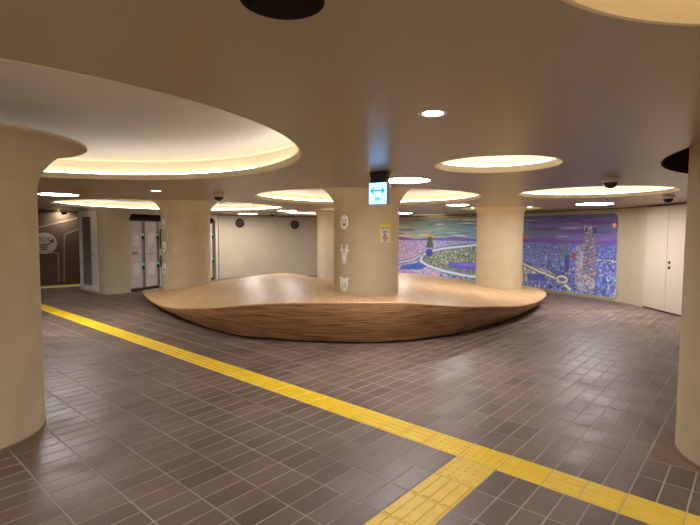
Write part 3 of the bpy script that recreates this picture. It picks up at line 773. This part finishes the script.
# local axes: +x along the bay, -y towards the room.  frame face with arch-cornered opening
def arch(x0, x1, z0, z1, r, top):
    pts = [(x0 - .001, z0), (x0, z1 - r)]
    for k in range(9): a = math.radians(180 - 90 * k / 8); pts.append((x0 + r + r * math.cos(a), z1 - r + r * math.sin(a)))
    for k in range(9): a = math.radians(90 - 90 * k / 8); pts.append((x1 - r + r * math.cos(a), z1 - r + r * math.sin(a)))
    pts += [(x1, z0), (x1 + .13, z0), (x1 + .13, top), (x0 - .03, top), (x0 - .03, z0)]
    return pts
bm = prism(arch(.02, LEN - .03, 0, 2.13, .16, CEIL), 0, .10, lambda u, v, w: (u, w, v)); build('opening_frame', bm, M['wall'], lk, .6)
bm = bmesh.new(); box(bm, 0, LEN, .72, .74, 0, CEIL); box(bm, -.02, 0, .1, .72, 0, CEIL); box(bm, LEN, LEN + .02, .1, .72, 0, CEIL); box(bm, 0, LEN, .1, .72, 2.16, 2.2)
build('bay_lining', bm, M['gap'], lk)
def locker(x, w, lab, low_label):
    o = empty('locker', (LA.x + LD.x * x, LA.y + LD.y * x, 0), ang, lab, 'locker', 'coin lockers in the wall bay')
    bm = bmesh.new(); box(bm, .0, w, .075, .68, .06, 1.95, .004); build('body', bm, M['locker_frame'], o)
    bm = bmesh.new(); box(bm, .01, w - .01, .09, .66, .0, .062); build('plinth', bm, M['gap'], o)
    bm = bmesh.new(); box(bm, w - .085, w - .02, .068, .08, .09, 1.93, .002); build('lock_strip', bm, M['grey_metal'], o)
    for z0, z1 in ((.09, 1.005), (1.02, 1.93)):
        bm = bmesh.new(); box(bm, .02, w - .1, .055, .078, z0, z1, .004); d = build('door', bm, M['locker'], o)
        bm = bmesh.new(); zc = (z0 + z1) / 2 + (.06 if z0 < .5 else -.04); box(bm, .13, w - .2, .052, .056, zc - .17, zc + .17); build('notice', bm, M['paper'], d)
        zl = z0 + (.62 if z0 < .5 else .52)
        bm = bmesh.new(); box(bm, w - .082, w - .035, .035, .07, zl - .115, zl - .02, .006); k = build('lock', bm, M['black'], d)
        bm = bmesh.new(); box(bm, w - .080, w - .028, .045, .07, zl, zl + .045, .004); build('indicator', bm, M['green_led'], k)
    return o
xs = [(.03, .57, 'left'), (.60, .57, 'second'), (1.72, .60, 'third'), (2.32, .60, 'fourth'), (2.92, .86, 'rightmost')]
labs = ['grey two-door locker at the left end of the locker bay', 'grey two-door locker beside the black payment terminal',
        'grey two-door locker just past the payment terminal, behind the column', 'grey two-door locker hidden behind the bench column',
        'grey two-door locker at the right end of the bay, seen past the column']
for (x, w, _), lab in zip(xs, labs):
    o = locker(x, w, lab, None)
    if x == .03:
        bm = bmesh.new(); box(bm, .10, .30, .050, .058, 1.045, 1.075, .002); build('name_plate', bm, M['black'], o)
t = empty('payment_terminal', (LA.x + LD.x * 1.18, LA.y + LD.y * 1.18, 0), ang, 'locker payment terminal with black panels and small lit screen', 'terminal')
bm = bmesh.new(); box(bm, 0, .53, .06, .68, 0, 1.95, .006); build('body', bm, M['locker'], t)
bm = bmesh.new(); box(bm, .04, .50, -.02, .07, 1.16, 1.72, .01); p = build('control_panel', bm, M['black'], t)
bm = bmesh.new(); box(bm, .22, .46, -.028, -.018, 1.42, 1.66, .004); build('screen', bm, M['screen'], p)
bm = bmesh.new(); box(bm, .04, .50, -.01, .07, .62, .96, .01); build('coin_panel', bm, M['black'], t)

# louvre door on the angled face
PA, PB = Vector((-7.40, 12.80)), Vector((-6.57, 12.19)); pd = (PB - PA).normalized(); pl = (PB - PA).length
lv = empty('louvre_panel', (PA.x, PA.y, 0), math.atan2(pd.y, pd.x), 'pale access panel with a tall dark louvred grille on the rounded wall', 'access panel')
bm = bmesh.new()
for a in ((.02, .18, .06, 2.18), (.70, pl - .02, .06, 2.18), (.18, .70, .06, .20), (.18, .70, 2.02, 2.18)): box(bm, a[0], a[1], -.03, -.006, a[2], a[3], .002)
build('panel', bm, M['wall_light'], lv)
bm = bmesh.new(); box(bm, .18, .70, -.008, -.004, .2, 2.02); build('backing', bm, M['gap'], lv)
sl = None
for k in range(58):
    if sl is None:
        bm = bmesh.new(); t = bmesh.new(); bmesh.ops.create_cube(t, size=1)
        add(bm, t, Matrix.Rotation(.6, 4, 'X') @ Matrix.Diagonal((.52, .022, .005, 1))); sl = mesh_of(bm); sl.materials.append(M['locker'])
    o = link('slat', sl, None, lv); o.location = (.44, -.018, .215 + k * .0311)
bm = bmesh.new(); box(bm, .78, .81, -.045, -.028, 1.02, 1.08, .004); build('latch', bm, M['dark_metal'], lv)

# ------------------------------------------------------------------ dark wall drawing
fd = (FWA - FWB).normalized()                                   # walking direction, right to left
fn = Vector((-fd.y, fd.x))
def fmap_px(px, py):
    """point of the dark wall on the sight line given by bearing px and elevation py (metres out)"""
    t = (px - 350) / FPX; c_, s_ = math.cos(PITCH), math.sin(PITCH); q = -(py - 262.5) / FPX
    D = Vector((t, c_ + s_ * q, -s_ + c_ * q)); a = Vector((D.x, D.y)); M2 = Matrix(((a.x, -fd.x), (a.y, -fd.y))); r = M2.inverted() @ FWB
    return (r.y, CAM_H + D.z * r.x)
def fm(u, v, w): return (FWB.x + fd.x * u + fn.x * w, FWB.y + fd.y * u + fn.y * w, v)
dw = empty('wall_drawing', (FWB.x, FWB.y, 0), 0, 'pale line drawing of pathways and a round logo on the dark wall', 'wall graphic')
inv = Matrix.Translation(-Vector(dw.location))
for pts in ([(0, 238), (38.4, 229), (79.5, 218.8)], [(64.5, 283.3), (64.5, 236), (80, 229.5)], [(30, 254.2), (54, 254.2), (58.3, 254.6), (59.3, 283.8)]):
    P = [fmap_px(*p) for p in pts]
    for a, b in zip(P[:-1], P[1:]):
        o = build('path_line', prism(stroke([a, b], .045), .002, .006, fm), M['wall_line'], dw); o.matrix_parent_inverse = inv
cc = fmap_px(44.5, 244.8); RR = .32
g = build('round_logo', prism(ell(cc[0], cc[1], RR, RR, 48), .004, .012, fm), M['graphic'], dw); g.matrix_parent_inverse = inv
lm = lambda u, v, w: fm(cc[0] - u, cc[1] + v, w)
def onlogo(nm, bm):
    o = build(nm, bm, M['graphic_dark'], g)
onlogo('lettering', text_bm('ZOO', .19, lambda u, v, w: lm(u + .02, v + .11, .014)))
sw = [(-.24, .0), (-.12, -.045), (.0, -.05), (.12, -.02), (.2, .05)]
onlogo('arrow', prism([(-p[0], p[1]) for p in stroke(sw, .035)], .013, .015, lambda u, v, w: fm(cc[0] + u, cc[1] + v, w)))
onlogo('arrow_head', prism([(-.13, .09), (-.25, .13), (-.25, .0)], .013, .015, lambda u, v, w: fm(cc[0] + u, cc[1] + v, w)))
onlogo('caption_line', prism(rrect(-.1, .12, -.125, -.1, .005, 2), .013, .015, lambda u, v, w: fm(cc[0] + u, cc[1] + v, w)))
onlogo('caption_line', prism(rrect(-.06, .1, -.2, -.165, .005, 2), .013, .015, lambda u, v, w: fm(cc[0] + u, cc[1] + v, w)))

# ------------------------------------------------------------------ hanging sign
sg = empty('hanging_sign', (.31, 4.90, 1.93), math.radians(-33), 'small lit white sign with teal double arrow hanging from the ceiling', 'sign')
bm = bmesh.new(); box(bm, -.105, .105, -.045, .045, 0, .225, .006); build('case', bm, M['sign_box'], sg)
bm = bmesh.new(); box(bm, -.102, .102, -.050, -.044, .004, .221, .001); face = build('face', bm, M['sign_face'], sg)
bm = bmesh.new(); box(bm, -.094, .094, -.036, .036, .225, .30, .006); box(bm, -.10, .10, -.04, .04, .30, .338, .004); build('bracket', bm, M['dark_metal'], sg)
fmx = lambda u, v, w: (u, -.050 - w, v)
zc = .140
ar = [(-.088, zc), (-.052, zc + .036), (-.040, zc + .024), (-.056, zc + .008), (.056, zc + .008), (.040, zc + .024), (.052, zc + .036), (.088, zc), (.052, zc - .036), (.040, zc - .024), (.056, zc - .008), (-.056, zc - .008), (-.040, zc - .024), (-.052, zc - .036)]
build('double_arrow', prism(ar, 0, .002, fmx), M['sign_print'], face)
bm = bmesh.new()
for a, b in (((-.022, .03), (-.022, .078)), ((.022, .03), (.022, .078)), ((-.006, .03), (-.006, .07)), ((.008, .034), (.008, .078)), ((-.03, .062), (.03, .050)), ((-.028, .045), (.026, .068))):
    add(bm, prism(stroke([a, b], .007), 0, .002, fmx))
build('glyph', bm, M['sign_print'], face)

# ------------------------------------------------------------------ posters and masks on the columns
cmap = colmap(.29, 8.27, .57); c2map = colmap(-4.05, 11.55, .575)
def poster(a0, z0, lab):
    m = cmap(a0, z0); o = empty('poster', m(0, 0, 0), 0, lab, 'poster', 'posters on the centre column'); inv = Matrix.Translation(-Vector(o.location))
    def part(nm, bm, mt, par=o):
        x = build(nm, bm, mt, par)
        if par is o: x.matrix_parent_inverse = inv
        else: x.matrix_parent_inverse = Matrix.Identity(4)
        return x
    def strip_rect(x0, x1, y0, y1): 
        n = 6; return [(x0 + (x1 - x0) * k / n, y0) for k in range(n + 1)] + [(x1 - (x1 - x0) * k / n, y1) for k in range(n + 1)]
    s = part('yellow_border', prism(strip_rect(-.13, .13, -.175, .175), .001, .005, m), M['poster_yellow'])
    part('paper_sheet', prism(strip_rect(-.095, .095, -.14, .14), .004, .007, m), M['poster_white'])
    part('heading', text_bm('CAUTION', .036, lambda u, v, w: m(u, v + .10, .0095)), M['print_black'])
    part('heading_band', prism(strip_rect(-.085, .085, .075, .125), .006, .009, m), M['poster_yellow'])
    for y in (.045, .02): part('text_line', prism(strip_rect(-.055, .055, y - .006, y + .006), .006, .008, m), M['print_grey'])
    part('warning_triangle', prism([(-.062, -.075), (.062, -.075), (0, .0)], .006, .009, m), M['print_black'])
    part('triangle_fill', prism([(-.046, -.066), (.046, -.066), (0, -.014)], .008, .011, m), M['print_orange'])
    part('text_line', prism(strip_rect(-.06, .06, -.105, -.095), .006, .008, m), M['print_grey'])
poster(.545, 1.62, 'yellow bordered warning poster with black triangle facing the viewer on the centre column')
poster(-1.43, 1.55, 'yellow bordered poster seen edge on at the left side of the centre column')

def mask(m_, kind, lab, grp):
    m = lambda u, v, w: m_(u * 1.12, v * 1.08, w)
    o = empty('animal_mask', m(0, 0, 0), 0, lab, 'mask', grp); inv = Matrix.Translation(-Vector(o.location))
    def part(nm, poly, w0, w1, mt):
        x = build(nm, prism(poly, w0, w1, m), mt, o); x.matrix_parent_inverse = inv
    if kind == 'round':
        part('face', ell(0, 0, .078, .112, 30), .001, .012, M['mask'])
        part('muzzle', ell(0, -.03, .036, .03, 16), .011, .016, M['mask_line'])
        part('eye', ell(-.035, .03, .011, .012, 10), .011, .014, M['mask_line']); part('eye', ell(.035, .03, .011, .012, 10), .011, .014, M['mask_line'])
        part('snout', ell(0, -.022, .02, .012, 10), .015, .018, M['mask'])
    elif kind == 'horned':
        part('face', [(-.035, -.10), (-.026, -.135), (0, -.15), (.026, -.135), (.035, -.10), (.04, -.03), (.055, .03), (.088, .055), (.08, .078), (.05, .072), (.03, .07), (-.03, .07), (-.05, .072), (-.08, .078), (-.088, .055), (-.055, .03), (-.04, -.03)], .001, .012, M['mask'])
        for s in (-1, 1):
            part('horn', stroke([(s * .026, .062), (s * .045, .085), (s * .055, .11), (s * .05, .15)], .02), .001, .012, M['mask'])
            part('eye', ell(s * .026, .028, .012, .007, 10), .011, .014, M['mask_line'])
        part('brow_line', stroke([(-.035, .052), (.035, .052)], .008), .011, .013, M['mask_line'])
        part('cheek_line', stroke([(-.03, -.005), (.03, -.005)], .006), .011, .013, M['mask_line'])
        part('nose', ell(0, -.105, .012, .014, 10), .011, .014, M['mask_line'])
    else:
        part('face', [(-.04, -.085), (0, -.115), (.04, -.085), (.072, -.02), (.078, .04), (.06, .085), (.02, .1), (-.02, .1), (-.06, .085), (-.078, .04), (-.072, -.02)], .001, .012, M['mask'])
        for s in (-1, 1):
            part('ear', ell(s * .062, .092, .025, .026, 12), .001, .010, M['mask'])
            part('eye', ell(s * .03, .01, .012, .009, 10), .011, .014, M['mask_line'])
            part('cheek_mark', stroke([(s * .045, -.01), (s * .03, -.05)], .006), .011, .013, M['mask_line'])
        part('nose', [(-.016, -.035), (.016, -.035), (0, -.06)], .011, .014, M['mask_line']); part('mouth', ell(0, -.08, .012, .008, 10), .011, .014, M['mask_line'])
for z, kd, nm in ((1.815, 'round', 'white oval lion face plaque topmost on the centre column'), (1.276, 'horned', 'white horned antelope face plaque in the middle of the centre column'), (.765, 'bear', 'white eared bear face plaque just above the bench on the centre column')):
    mask(cmap(-.74, z), kd, nm, 'animal face plaques on the centre column')
for z, nm in ((1.82, 'white oval face plaque topmost on the column by the lockers'), (1.285, 'white oval face plaque halfway up the column by the lockers'), (.775, 'white oval face plaque lowest on the column by the lockers')):
    mask(c2map(-.72, z), 'round', nm, 'face plaques on the column by the lockers')
